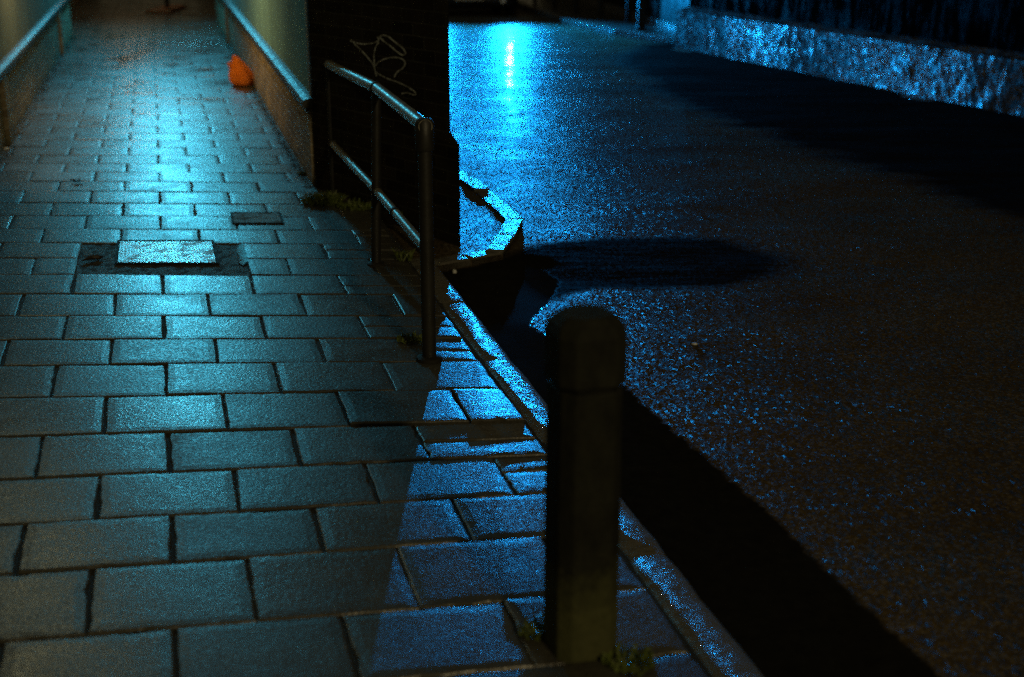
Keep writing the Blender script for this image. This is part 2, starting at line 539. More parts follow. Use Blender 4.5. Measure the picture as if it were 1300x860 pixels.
M['lamp_teal'] = mat_emit('lamp_glass_teal', (0.1, 0.6, 0.8), 6)
M['lamp_warm'] = mat_emit('lamp_glass_warm', (1, 0.65, 0.3), 5)
M['lamp_blue'] = mat_emit('headlight_glass', (0.25, 0.6, 1.0), 12)

# ------------------------------------------------------------------ mesh helpers


class MB:
    def __init__(s):
        s.v, s.f, s.tone = [], [], []

    def poly(s, pts):
        i = len(s.v)
        s.v += [tuple(p) for p in pts]
        s.f.append(tuple(range(i, i + len(pts))))

    def prism(s, base, h, top=None, bevel=0.0, tone=0.0):
        """counter-clockwise base polygon (Vectors) extruded up to z+h, top edge bevelled inwards"""
        n = len(base)
        c = sum((Vector(p) for p in base), Vector()) / n
        i = len(s.v)
        s.v += [tuple(p) for p in base]
        rings = [i]
        up = Vector((0, 0, h))
        if bevel > 0:
            s.v += [tuple(Vector(p) + up - Vector((0, 0, bevel))) for p in base]
            rings.append(len(s.v) - n)
            for p in base:
                d = (c - Vector(p))
                d.z = 0
                s.v.append(tuple(Vector(p) + up + d.normalized() * bevel * 1.3))
            rings.append(len(s.v) - n)
        else:
            s.v += [tuple(Vector(p) + up) for p in base]
            rings.append(len(s.v) - n)
        for a, b in zip(rings, rings[1:]):
            for k in range(n):
                s.f.append((a + k, a + (k + 1) % n, b + (k + 1) % n, b + k))
        s.f.append(tuple(rings[-1] + k for k in range(n)))
        s.f.append(tuple(rings[0] + k for k in reversed(range(n))))

    def wall(s, p0, p1, z0, z1, thick, side):
        """upright slab from p0 to p1; body lies on 'side' (unit vector)"""
        a, b = Vector((p0[0], p0[1], z0)), Vector((p1[0], p1[1], z0))
        c, d = b + side * thick, a + side * thick
        pts = [a, b, c, d]
        if (b - a).cross(c - b).z < 0:
            pts.reverse()
        s.prism(pts, z1 - z0)

    def tube(s, pts, r, n=14, caps=True, radii=None):
        pts = [Vector(p) for p in pts]
        i0 = len(s.v)
        for k, p in enumerate(pts):
            t = (pts[min(k + 1, len(pts) - 1)] - pts[max(k - 1, 0)]).normalized()
            a = t.orthogonal().normalized() if k == 0 else (a - t * a.dot(t)).normalized()
            b = t.cross(a)
            rr = radii[k] if radii else r
            for j in range(n):
                w = 2 * math.pi * j / n
                s.v.append(tuple(p + (a * math.cos(w) + b * math.sin(w)) * rr))
        for k in range(len(pts) - 1):
            for j in range(n):
                q = i0 + k * n
                s.f.append((q + j, q + (j + 1) % n, q + n + (j + 1) % n, q + n + j))
        if caps:
            s.f.append(tuple(i0 + j for j in reversed(range(n))))
            s.f.append(tuple(i0 + (len(pts) - 1) * n + j for j in range(n)))

    def box(s, c, size, rz=0.0):
        R = Matrix.Rotation(rz, 3, 'Z')
        c = Vector(c)
        x, y, z = size[0] / 2, size[1] / 2, size[2] / 2
        base = [c + R @ Vector(p) for p in ((-x, -y, -z), (x, -y, -z), (x, y, -z), (-x, y, -z))]
        s.prism(base, size[2])

    def build(s, name, mat, parent=None, smooth=False, loc=None, bevel=0.0, auto=False):
        me = bpy.data.meshes.new(name)
        off = Vector(loc) if loc is not None else Vector((0, 0, 0))
        if parent is not None and loc is None:
            off = parent.matrix_world.translation.copy() if parent.type == 'EMPTY' else Vector(parent['origin'])
        me.from_pydata([tuple(Vector(p) - off) for p in s.v], [], s.f)
        uvl = me.uv_layers.new(name='UVMap')
        for p in me.polygons:
            n = p.normal
            if abs(n.z) > 0.7:
                t, b = Vector((RT.x, RT.y, 0)), Vector((AX.x, AX.y, 0))
            else:
                t = Vector((-n.y, n.x, 0)).normalized()
                b = Vector((0, 0, 1))
            for li in p.loop_indices:
                co = me.vertices[me.loops[li].vertex_index].co + off
                uvl.data[li].uv = (co.dot(t), co.dot(b))
            p.use_smooth = smooth
        if s.tone and len(s.tone) == len(me.polygons):
            at = me.attributes.new('tone', 'FLOAT', 'FACE')
            at.data.foreach_set('value', s.tone)
        me.materials.append(mat)
        o = bpy.data.objects.new(name, me)
        COL.objects.link(o)
        if parent is not None:
            o.parent = parent
            if parent.type != 'EMPTY':
                o.location = (0, 0, 0)
        if parent is None:
            o.location = off
        o['origin'] = tuple(off)
        if bevel:
            b = o.modifiers.new('bevel', 'BEVEL')
            b.width = bevel
            b.segments = 2
            b.limit_method = 'ANGLE'
            b.harden_normals = False
        if auto:
            for p in me.polygons:
                p.use_smooth = True
            e = o.modifiers.new('split', 'EDGE_SPLIT')
            e.split_angle = math.radians(40)
        return o


def thing(name, label, cat, loc, group=None):
    o = bpy.data.objects.new(name, None)
    COL.objects.link(o)
    o.empty_display_size = 0.2
    o.location = loc
    o.matrix_world = Matrix.Translation(loc)
    o['label'] = label
    o['category'] = cat
    if group:
        o['group'] = group
    return o


def tag(o, label, cat, group=None):
    o['label'] = label
    o['category'] = cat
    if group:
        o['group'] = group
    if 'origin' in o:
        pass
    return o


def structure(o):
    o['kind'] = 'structure'
    return o


def V2(p):
    return np.array([p[0], p[1]])


def clip(poly, p, n):
    """keep the side where (x-p).n <= 0"""
    out = []
    for i in range(len(poly)):
        a, b = poly[i], poly[(i + 1) % len(poly)]
        da, db = np.dot(a - p, n), np.dot(b - p, n)
        if da <= 0:
            out.append(a)
        if da * db < 0:
            out.append(a + (b - a) * (da / (da - db)))
    return out


# ------------------------------------------------------------------ ground and road
g = MB()
g.poly([(-400, -200, -0.45), (400, -200, -0.45), (400, 900, -0.45), (-400, 900, -0.45)])
structure(g.build('ground', M['soil']))

K0 = gp(562, 390)                       # inner kerb line passes here
KR = V2(RT)
kerb_in = np.dot(V2(K0), KR)            # lateral coordinate of the kerb's pavement edge
KW = 0.135
kerb_out = kerb_in + KW

WALL_A, WALL_B = gp(857, 62, ROAD_Z), gp(1300, 152, ROAD_Z)
wd = (WALL_A - WALL_B).normalized()
wn_ = Vector((wd.y, -wd.x, 0))
if wn_.dot(Vector((1, 0, 0))) < 0:
    wn_ = -wn_


def seg_sdf(P, poly):
    """signed distance (negative inside) of points P (N,2) to polygon"""
    n = len(poly)
    d = np.full(len(P), 1e9)
    inside = np.zeros(len(P), bool)
    for i in range(n):
        a, b = poly[i], poly[(i + 1) % n]
        e = b - a
        w = P - a
        t = np.clip((w @ e) / (e @ e), 0, 1)
        q = w - t[:, None] * e
        d = np.minimum(d, np.sqrt((q ** 2).sum(1)))
        c = ((a[1] > P[:, 1]) != (b[1] > P[:, 1]))
        x = (b[0] - a[0]) * (P[:, 1] - a[1]) / (b[1] - a[1] + 1e-12) + a[0]
        inside ^= c & (P[:, 0] < x)
    return np.where(inside, -d, d)


def pxpoly(pts, z=ROAD_Z):
    return [V2(gp(u, v, z)) for u, v in pts]


GUT = pxpoly([(520, 350), (600, 338), (648, 326), (690, 340), (712, 356), (706, 372), (698, 384),
              (672, 411), (700, 432), (760, 462), (800, 497), (850, 545), (905, 590), (955, 632), (1045, 720), (1130, 800),
              (1200, 866), (1330, 990), (1000, 1000), (640, 560)])
DIP = pxpoly([(640, 330), (690, 316), (770, 309), (860, 309), (935, 318), (985, 334), (955, 350), (900, 361), (850, 364), (800, 364), (760, 362), (722, 368), (700, 376)])  # a shallow trough; its shade is also painted into the asphalt
SHADE = pxpoly([(770, 78), (800, 100), (850, 132), (900, 152), (1000, 187), (1120, 226), (1220, 260), (1330, 300), (1500, 360), (1700, 200),
              (1300, 100), (857, 40)])  # shaded road along the right wall, painted darker and duller


def build_road():
    nu, nv = 300, 520
    ys = 1.6 * (60 / 1.6) ** (np.linspace(0, 1, nv))
    V, F = [], []
    lat0 = kerb_out - 0.30
    us = np.linspace(0, 1, nu)
    # lateral spacing fans out with distance
    P = np.zeros((nv, nu, 2))
    for j, y in enumerate(ys):
        x0 = (lat0 - RT.y * y) / RT.x
        x1 = x0 + 0.9 * y + 3.4
        P[j, :, 0] = x0 + (x1 - x0) * us ** 1.25
        P[j, :, 1] = y
    Q = P.reshape(-1, 2)
    lat = Q @ KR - kerb_out
    sg, sdp, sdr = seg_sdf(Q, GUT), seg_sdf(Q, DIP), seg_sdf(Q, SHADE)
    water = np.clip(0.5 - sg / 0.30, 0, 1)
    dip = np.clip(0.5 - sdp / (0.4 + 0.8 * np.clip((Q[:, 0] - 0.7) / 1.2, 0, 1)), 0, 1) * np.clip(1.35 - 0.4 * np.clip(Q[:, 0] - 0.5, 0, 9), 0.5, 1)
    shade = np.clip(0.5 - sdr / 1.1, 0, 1)
    z = np.full(len(Q), ROAD_Z)
    for i, (x, y) in enumerate(Q):
        near = 0.010 * mn.noise(Vector((x * 0.7, y * 1.4, 3.0))) + 0.005 * mn.noise(Vector((x * 2.2, y * 2.6, 7.0)))
        z[i] += near * (1 - water[i])
    z += 0.02 * np.clip(lat / 2.0, 0, 1) - 0.008 * dip
    # surface that falls towards the viewer in the dip, then rises again: a shallow trough across the road
    z = z - 0.008 * water
    V = np.column_stack([Q, z])
    me = bpy.data.meshes.new('road')
    idx = np.arange(nv * nu).reshape(nv, nu)
    F = np.stack([idx[:-1, :-1], idx[:-1, 1:], idx[1:, 1:], idx[1:, :-1]], -1).reshape(-1, 4)
    me.from_pydata(V.tolist(), [], F.tolist())
    for nm, arr in (('water', np.clip(water + 0.0, 0, 1)), ('shade', np.clip(shade + 1.5 * dip, 0, 1))):
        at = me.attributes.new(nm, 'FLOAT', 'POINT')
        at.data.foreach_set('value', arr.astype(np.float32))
    for p in me.polygons:
        p.use_smooth = True
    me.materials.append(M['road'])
    o = bpy.data.objects.new('road', me)
    COL.objects.link(o)
    structure(o)


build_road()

# ------------------------------------------------------------------ pavement slabs, laid course by course
ROWY = [1008, 890, 798, 715, 655, 600, 549, 502, 462, 430.5, 401, 373.5, 349, 328, 309, 291.5, 274.5, 258.5, 243.5, 231, 219, 208, 197.5, 187.3,
        178, 169.3, 161, 153.2]
k = 24.4
while True:
    y = -125 + 9744 / (k + 11.6)
    if y < -25:
        break
    ROWY.append(y)
    k += 1


def slope(y):
    return float(np.interp(y, [0, 100, 250, 300, 400, 500, 545, 590, 740, 1000], [0, 0, .006, .004, 0, -.02, -.03, -.045, -.075, -.105]))


rows = []
for y in ROWY:
    s = slope(y)
    a, b = V2(gp(200, y)), V2(gp(600, y + 400 * s))
    rows.append((a, (b - a) / np.linalg.norm(b - a)))
A2 = V2(AX)
yref = 575
lat = lambda u, v: float(np.dot(V2(gp(u, v)), KR))
LA = lat(190 + .035 * 695, 575)
LW = lat(190 + .271 * 695, 575) - LA
LB = LA + LW / 2 * (.114 / .118)


def isect(row, L):
    """point of the course line with lateral coordinate L"""
    a, d = row
    t = (L - np.dot(a, KR)) / np.dot(d, KR)
    return a + d * t


lwall_lat = lat(65, 94)
LWALL = lat(60, 103) - 0.02
pave, bed = MB(), MB()
HOLE_L, HOLE_R = LA + LW * -1, LA + LW * 1
srows = []
for i in range(len(rows) - 1):
    near, far = rows[i], rows[i + 1]
    famA = (i % 2 == 1)      # rows index 5 (600..549) is family A
    base = LA if famA else LB
    hole = 12 <= i <= 13
    yy = isect(near, base)[1]
    nseg = 9 if yy < 5 else (5 if yy < 9 else 1)
    for c in range(-12, 8):
        L0, L1 = base + c * LW, base + (c + 1) * LW
        # narrow make-up slabs next to the kerb
        pieces = [(L0, L1)]
        if hole:
            pieces = []
            for (p, q) in [(L0, L1)]:
                if q <= HOLE_L + 1e-3 or p >= HOLE_R - 1e-3:
                    pieces.append((p, q))
                else:
                    if p < HOLE_L - 1e-3:
                        pieces.append((p, HOLE_L))
                    if q > HOLE_R + 1e-3:
                        pieces.append((HOLE_R, q))
        for (p, q) in pieces:
            if p > kerb_in + 0.02 or q < LWALL - 0.3:
                continue
            q = min(q, kerb_in - 0.004)
            if q - p < 0.04:
                continue
            gap = 0.0022 + rnd.random() * 0.0016
            # splits across the depth in the ragged strip next to the kerb
            zz = [(0.0, 1.0)]
            if q > kerb_in - 0.05 and yy < 7.5 and (q - p) < LW * 0.95 and rnd.random() < 0.45:
                t = 0.4 + rnd.random() * 0.2
                zz = [(0.0, t), (t, 1.0)]
            for (t0, t1) in zz:
                n0, n1 = isect(near, p), isect(near, q)
                f0, f1 = isect(far, p), isect(far, q)
                c00, c10 = n0 + (f0 - n0) * t0, n1 + (f1 - n1) * t0
                c01, c11 = n0 + (f0 - n0) * t1, n1 + (f1 - n1) * t1
                quad = [c00, c10, c11, c01]
                cc = sum(quad) / 4
                out = []
                jit = [rnd.uniform(-1, 1) * 0.0035 for _ in range(8)]
                qd = []
                for m_i, pt in enumerate(quad):
                    u = KR * (1 if m_i in (0, 3) else -1) * gap * 0.75 + A2 * (1 if m_i in (0, 1) else -1) * gap * (1.5 if yy < 20 else 1)
                    qd.append(pt + u + np.array([jit[m_i], jit[m_i + 4]]))
                per = []
                for e in range(4):
                    a, b = qd[e], qd[(e + 1) % 4]
                    ns = nseg if e in (0, 2) else max(1, nseg * 2 // 3)
                    nrm = np.array([b[1] - a[1], a[0] - b[0]]) / (np.linalg.norm(b - a) + 1e-9)
                    for t in range(ns):
                        pt = a + (b - a) * (t / ns)
                        if t:
                            pt = pt + nrm * (rnd.uniform(-1, 1) * 0.0018 - (0.004 * rnd.random() ** 6) * 2)
                        else:       # worn corner
                            pt = pt + (cc - pt) / np.linalg.norm(cc - pt) * 0.003 * rnd.random() * (nseg > 1)
                        per.append(pt)
                zt = rnd.uniform(-0.0022, 0.0022)
                tx, ty = rnd.gauss(0, 0.0040), rnd.gauss(0, 0.0040)
                # slabs sunk beside the kerb
                if q > kerb_in - 0.25 and yy < 6:
                    tx += rnd.gauss(0, 0.004)
                    ty = rnd.gauss(-0.008, 0.004)
                    if i == 6:
                        zt, ty = 0.006, -0.024
                    elif i in (7, 8):
                        zt, ty = -0.004, 0.0
                    elif i == 5:
                        zt, ty = 0.001, -0.016
                    elif i < 4:
                        ty = rnd.gauss(0.022, 0.006)
                n = len(per)
                i0 = len(pave.v)
                zf = lambda pt, dz: zt + dz + (pt[0] - cc[0]) * tx + (pt[1] - cc[1]) * ty
                bw = 0.007 if nseg > 1 else 0.005
                for (ins, dz) in ((0, -0.05), (0, -0.006), (bw * 0.45, -0.0018), (bw, -0.0), (bw * 5.0, 0.0012)):
                    for pt in per:
                        d = cc - pt
                        # inset along both axes so that the border keeps its width
                        la, lb = np.dot(d, KR), np.dot(d, A2)
                        pp = pt + KR * np.sign(la) * min(ins, abs(la)) + A2 * np.sign(lb) * min(ins, abs(lb))
                        pave.v.append((pp[0], pp[1], zf(pp, dz)))
                tone = rnd.random()
                for r_ in range(4):
                    for m_i in range(n):
                        a = i0 + r_ * n
                        pave.f.append((a + m_i, a + (m_i + 1) % n, a + n + (m_i + 1) % n, a + n + m_i))
                        pave.tone.append(tone if r_ < 2 else min(1.2, tone + 0.4))
                pave.f.append(tuple(i0 + 4 * n + m_i for m_i in range(n)))
                pave.tone.append(tone)
structure(pave.build('pavement', M['slab']))
# bed under the joints
NEAR, FAR = rows[0], rows[-1]
b0, b1 = isect(NEAR, LWALL - 0.6), isect(NEAR, kerb_in + 0.02)
b2, b3 = isect(FAR, kerb_in + 0.02), isect(FAR, LWALL - 0.6)
bed.prism([Vector((*p, -0.3)) for p in (b0 - A2 * 2, b1 - A2 * 2, b2 + A2 * 4, b3 + A2 * 4)], 0.291)
structure(bed.build('pavement_bed', M['mortar']))

# ------------------------------------------------------------------ kerb stones


def lp(L, s, z=0.0):
    """world point from lateral coordinate and distance along the alley direction"""
    p = KR * L + A2 * s
    return Vector((p[0], p[1], z))


def along(u, v, z=0.0):
    return float(np.dot(V2(gp(u, v, z)), A2))


kb = MB()
s0, s1 = 1.2, along(556, 334)
ss = [s0]
while ss[-1] < s1:
    ss.append(ss[-1] + 0.905)
off = along(567, 383) - 0.905 * 5
stones = [off + 0.905 * i for i in range(-2, 6)] + [s1 + 0.12]
for a, b in zip(stones, stones[1:]):
    a += 0.008
    n = 10
    dz = rnd.uniform(-0.003, 0.004)
    prof = [(0.002, -0.24), (0.0, -0.008), (0.012, 0.0), (0.05, 0.004), (0.095, 0.002), (KW - 0.022, -0.003), (KW - 0.006, -0.014), (KW, -0.03), (KW + 0.006, -0.24)]
    i0 = len(kb.v)
    for t in range(n + 1):
        s = a + (b - a) * t / n
        for w_, z_ in prof:
            j = mn.noise(Vector((w_ * 30, s * 6, 1.7))) * 0.004 + mn.noise(Vector((w_ * 80, s * 25, 5))) * 0.0018
            e = 0.005 * (t in (0, n))
            kb.v.append(tuple(lp(kerb_in + 0.006 + w_ + (j if 0.01 < w_ < 0.14 else 0), s, z_ + dz + j - e)))
    m = len(prof)
    for t in range(n):
        for q in range(m - 1):
            A = i0 + t * m + q
            kb.f.append((A, A + 1, A + m + 1, A + m))
    kb.f.append(tuple(i0 + q for q in reversed(range(m))))
    kb.f.append(tuple(i0 + n * m + q for q in range(m)))
structure(kb.build('kerb', M['kerb'], auto=True))

# kerbed build-out round the foot of the pier
chain = [gp(u, v, -0.05) for u, v in ((566, 196), (584, 214), (622, 240), (664, 277), (654, 298), (638, 319), (598, 326), (556, 334))]
ap = MB()
ap.prism([Vector((p.x, p.y, -0.3)) for p in chain][::-1] + [gp(470, 300, -0.3), gp(420, 220, -0.3)][::-1], 0.232)
o = ap.build('pavement_patch', M['road'])
structure(o)
kr = MB()
cen = gp(560, 280)
for i, (a, b) in enumerate(zip(chain, chain[1:])):
    ln = (b - a).length
    cnt = max(1, round(ln / 0.42))
    for j in range(cnt):
        p, q = a.lerp(b, (j + 0.02) / cnt), a.lerp(b, (j + 0.97) / cnt)
        nrm = Vector((-(q - p).y, (q - p).x, 0)).normalized()
        if nrm.dot(cen - p) < 0:
            nrm = -nrm
        w = 0.11
        pts = [p, q, q + nrm * w, p + nrm * w]
        if (pts[1] - pts[0]).cross(pts[2] - pts[1]).z < 0:
            pts.reverse()
        zt = 0.0 + rnd.uniform(-0.008, 0.006)
        kr.prism([Vector((x.x, x.y, -0.3)) for x in pts], 0.25 + zt, bevel=0.012)
structure(kr.build('kerb_return', M['kerb']))

# ------------------------------------------------------------------ inspection covers in the pavement
hs = [isect(rows[12], HOLE_L), isect(rows[12], HOLE_R), isect(rows[14], HOLE_R), isect(rows[14], HOLE_L)]
cover = thing('inspection_cover', 'bright silvery chequer plate cover set in crumbling concrete in the middle of the pavement', 'cover', gp(212, 328))
sur = MB()
N_, M_ = 60, 24
i0 = 0
for j in range(M_ + 1):
    for i in range(N_ + 1):
        u, v = i / N_, j / M_
        p = (hs[0] * (1 - u) + hs[1] * u) * (1 - v) + (hs[3] * (1 - u) + hs[2] * u) * v
        z = -0.008 + 0.006 * mn.noise(Vector((p[0] * 22, p[1] * 22, 0))) + 0.004 * mn.noise(Vector((p[0] * 60, p[1] * 60, 4)))
        sur.v.append((p[0], p[1], z))
for j in range(M_):
    for i in range(N_):
        a = j * (N_ + 1) + i
        sur.f.append((a, a + 1, a + N_ + 2, a + N_ + 1))
sur.build('concrete_surround', M['rubble'], cover, smooth=True)


def quadpx(c, z=0.0):
    return [gp(u, v, z) for u, v in c]


def inset(q, d):
    c = sum(q, Vector()) / 4
    e1, e2 = (q[1] - q[0]).normalized(), (q[3] - q[0]).normalized()
    return [q[0] + e1 * d + e2 * d, q[1] - e1 * d + e2 * d, q[2] - e1 * d - e2 * d, q[3] + e1 * d - e2 * d]


q = quadpx([(146, 342), (279, 342), (272.5, 312.5), (149.5, 312.5)], -0.03)
fr = MB()
qi = inset(q, 0.014)
for e in range(4):
    pts = [q[e], q[(e + 1) % 4], qi[(e + 1) % 4], qi[e]]
    fr.prism(pts, 0.036)
fr.build('cover_frame', M['iron'], cover)
pl = MB()
pl.prism(inset(q, 0.018), 0.033)
pl.build('cover_plate', M['plate'], cover)

cov2 = thing('meter_cover', 'small dark chequered cover between slabs nearer the railing', 'cover', gp(327, 284))
q = quadpx([(295, 291), (361, 291), (357, 277), (293, 277)], -0.03)
fr = MB()
qi = inset(q, 0.012)
for e in range(4):
    fr.prism([q[e], q[(e + 1) % 4], qi[(e + 1) % 4], qi[e]], 0.039)
fr.build('cover_frame', M['iron'], cov2)
pl = MB()
pl.prism(inset(q, 0.014), 0.037)
pl.build('cover_plate', M['plate_dark'], cov2)

pud = MB()
pp = [(300, 322), (303, 314), (308, 312), (312, 322), (316, 333), (309, 340), (303, 336), (305, 329)]
pud.prism([gp(u, v, -0.012) for u, v in pp][::-1], 0.0125)
o = structure(pud.build('puddle', M['water']))

# ------------------------------------------------------------------ alley walls
RC = gp(399, 241)                       # corner of the right alley wall
RWL = float(np.dot(V2(RC), KR))
RS = float(np.dot(V2(RC), A2))
LEDGE = 0.60
END_S = 23.0


def alley_wall(name, label, L, side, s_from, s_to, mp, end_post=False):
    """side +1: body to the right of L, -1: to the left"""
    t = thing(name, label, 'wall', lp(L, s_from))
    R3 = Vector((RT.x, RT.y, 0)) * side
    b = MB()
    b.wall(lp(L, s_from), lp(L, s_to), -0.1, LEDGE - 0.05, 0.34, R3)
    b.build('brick_base', M['brick_alley'], t)
    # thin render skirt and piers standing out of the brick base
    c = MB()
    s = s_from + 10.2
    while s < s_to - 0.4:
        c.wall(lp(L, s) - R3 * 0.035, lp(L, s + 0.34) - R3 * 0.035, -0.05, LEDGE - 0.052, 0.06, R3)
        s += 7.0
    c.build('pilaster', M['brick_alley'], t)
    cp = MB()
    n = 0
    s = s_from - 0.03
    while s < s_to:
        e = min(s + 0.6, s_to)
        p0, p1 = lp(L, s + 0.002) - R3 * 0.045, lp(L, e - 0.004) - R3 * 0.045
        prof = [(0, -0.052), (0, -0.012), (0.008, 0.0), (0.045, 0.012), (0.085, 0.018), (0.085, -0.052)]
        i0 = len(cp.v)
        for pt in (p0, p1):
            for w, z in prof:
                cp.v.append(tuple(pt + R3 * w + Vector((0, 0, LEDGE + z))))
        m = len(prof)
        for k_ in range(m):
            a, b_ = i0 + k_, i0 + (k_ + 1) % m
            cp.f.append((a, b_, b_ + m, a + m))
        cp.f.append(tuple(i0 + k_ for k_ in range(m)))
        cp.f.append(tuple(i0 + m + k_ for k_ in reversed(range(m))))
        s = e
    cp.build('coping', M['coping'], t)
    # lower moulding under the coping
    u = MB()
    u.wall(lp(L, s_from + 0.01) - R3 * 0.018, lp(L, s_to) - R3 * 0.018, LEDGE - 0.085, LEDGE - 0.053, 0.05, R3)
    u.build('moulding', M['coping'], t)
    p = MB()
    s = s_from + (0.13 if end_post else 0)
    while s < s_to - 0.05:
        e = min(s + 1.22, s_to)
        p.wall(lp(L, s + 0.004) + R3 * 0.03, lp(L, e - 0.004) + R3 * 0.03, LEDGE - 0.02, 3.3, 0.2, R3)
        s = e
    p.build('render_panel', mp, t)
    if end_post:
        e = MB()
        e.wall(lp(L, s_from + 0.0) + R3 * 0.018, lp(L, s_from + 0.125) + R3 * 0.018, LEDGE - 0.02, 3.3, 0.2, R3)
        e.build('corner_post', M['post_paint'], t)
    return t


alley_wall('alley_wall', 'green rendered alley wall on a low brick base with coping, ending beside the graffiti pier', RWL, 1, RS + 0.1, END_S, M['panel_r'], True)
alley_wall('alley_wall', 'drab rendered wall on a brick base along the left edge of the alley', LWALL, -1, 1.0, 21.0, M['panel_l'])
# far stretch: plain dark brick either side, set back, and the wall across the far end
for L, side, a, lab in ((LWALL - 0.25, -1, 21.05, 'dark plain brick wall continuing the alley at its far left end'),
                        (RWL + 0.2, 1, 23.05, 'dark plain brick wall continuing the alley at its far right end')):
    w = MB()
    w.wall(lp(L, a), lp(L, 39), -0.1, 3.6, 0.3, Vector((RT.x, RT.y, 0)) * side)
    tag(w.build('brick_wall', M['brick_alley'], loc=lp(L, a)), lab, 'wall')

# ------------------------------------------------------------------ brick pier / abutment
PB = gp(585, 300)                       # outer front foot of the plinth
PA = RC + Vector((RT.x, RT.y, 0)) * 0.02
A3 = Vector((AX.x, AX.y, 0))
pier = thing('brick_pier', 'massive soot black brick pier with stepped plinth and pale tag graffiti', 'pier', PA)
front = (PB - PA)
fd = front.normalized()
fn = Vector((fd.y, -fd.x, 0))
if fn.y > 0:
    fn = -fn
W_ = front.length
back = A3 * 14.0
b = MB()
st = 0.075
a0, b0_ = PA + A3 * 0.03, PB - fd * st + A3 * st * 0.6
_r = Vector((RT.x, RT.y, 0))
pts = [a0, b0_, b0_ + back, a0 + _r * 0.36 + back, a0 + _r * 0.36 + A3 * 0.066, a0 + A3 * 0.066]
for p in pts:
    p.z = -0.3
b.prism(pts, 4.1)
b.build('shaft', M['brick_dark'], pier)
b = MB()
pz = 0.60
pts = [PA + fd * 0.36 - A3 * 0.0, PB.copy(), PB + back, PA + fd * 0.36 + back]
pts2 = [PA + fd * 0.36 + A3 * 0.02, b0_.copy(), b0_ + back, PA + fd * 0.36 + back]
i0 = len(b.v)
for zz_, P4 in ((-0.3, pts), (pz - 0.06, pts), (pz, pts2)):
    for p in P4:
        b.v.append((p.x, p.y, zz_))
for r_ in range(2):
    for k_ in range(4):
        b.f.append((i0 + r_ * 4 + k_, i0 + r_ * 4 + (k_ + 1) % 4, i0 + r_ * 4 + 4 + (k_ + 1) % 4, i0 + r_ * 4 + 4 + k_))
b.f.append((i0 + 8, i0 + 9, i0 + 10, i0 + 11))
b.build('plinth', M['brick_dark'], pier, bevel=0.01)


def gpt(cx, cy):
    u, v = 360 + cx / 3.824, cy / 3.824
    return vp(u, v, a0 + fn * 0.004, fn)


strokes = [
    ([(322, 197), (345, 206), (375, 214), (410, 214), (440, 208), (462, 196), (455, 180)], 5.0),
    ([(330, 200), (360, 228), (395, 265), (425, 300), (440, 325), (446, 350), (452, 372)], 5.0),
    ([(463, 182), (480, 172), (510, 180), (540, 205), (575, 232), (592, 258), (578, 268), (548, 250), (515, 222), (485, 200), (468, 182)], 6.0),
    ([(462, 205), (448, 228), (440, 262), (440, 300), (442, 325)], 4.5),
    ([(445, 322), (465, 300), (500, 285), (545, 280), (580, 290), (590, 310), (578, 332), (552, 350), (536, 378)], 5.5),
    ([(446, 350), (470, 365), (510, 385), (560, 402), (610, 428), (640, 450), (635, 462), (600, 452), (572, 456)], 5.0),
]
gr = MB()
for pts, wd_ in strokes:
    # smooth the stroke and lay it as a thin film of paint on the brick face
    P = []
    for i in range(len(pts) - 1):
        p0, p1, p2, p3 = pts[max(i - 1, 0)], pts[i], pts[i + 1], pts[min(i + 2, len(pts) - 1)]
        for t in range(6):
            t /= 6
            P.append(tuple(0.5 * ((2 * p1[a]) + (-p0[a] + p2[a]) * t + (2 * p0[a] - 5 * p1[a] + 4 * p2[a] - p3[a]) * t * t +
                                  (-p0[a] + 3 * p1[a] - 3 * p2[a] + p3[a]) * t ** 3) for a in (0, 1)))
    P.append(pts[-1])
    i0 = len(gr.v)
    for k_, p in enumerate(P):
        q0, q1 = P[max(k_ - 1, 0)], P[min(k_ + 1, len(P) - 1)]
        dx, dy = q1[0] - q0[0], q1[1] - q0[1]
        ln = math.hypot(dx, dy) or 1
        w = wd_ * (0.42 + 0.45 * rnd.random())
        nx, ny = -dy / ln * w, dx / ln * w
        gr.v.append(tuple(gpt(p[0] + nx, p[1] + ny)))
        gr.v.append(tuple(gpt(p[0] - nx, p[1] - ny)))
    for k_ in range(len(P) - 1):
        a = i0 + 2 * k_
        gr.f.append((a, a + 1, a + 3, a + 2))
gr.build('graffiti', M['graffiti'], pier)

# ------------------------------------------------------------------ handrail
P1, P2, P3 = gp(424, 246), gp(477, 336), gp(545, 456)


def top_at(P, v):
    # height of the point above P seen at photo row v
    d = ray(650, v)
    t = P.y / d.y
    return CAMH + d.z * t


T = [Vector((P.x, P.y, top_at(P, v))) for P, v in ((P1, 82), (P2, 112), (P3, 160))]
T[1] += Vector((0.035, 0, 0))
Lw = [Vector((P.x, P.y, top_at(P, v))) for P, v in ((P1, 182), (P2, 243), (P3, 318))]
Lw[1] += Vector((0.02, 0, 0))
rail = thing('handrail', 'tubular metal handrail with two sloping pipes on black posts along the pavement edge', 'railing', P2)
for i, (P, tp, r) in enumerate(((P1, T[0], 0.022), (P2, T[1], 0.026), (P3, T[2], 0.030))):
    mb = MB()
    mb.tube([P - Vector((0, 0, 0.05)), tp - Vector((0, 0, 0.01))], r, 20)
    post = mb.build('post', M['rail_post'], rail, auto=True)
    fl = MB()
    fl.tube([P + Vector((0, 0, -0.004)), P + Vector((0, 0, 0.010)), P + Vector((0, 0, 0.016))], 1, 20, radii=[r * 1.9, r * 1.8, r * 1.1])
    f_ = fl.build('base_collar', M['iron'], rail, auto=True)
mb = MB()
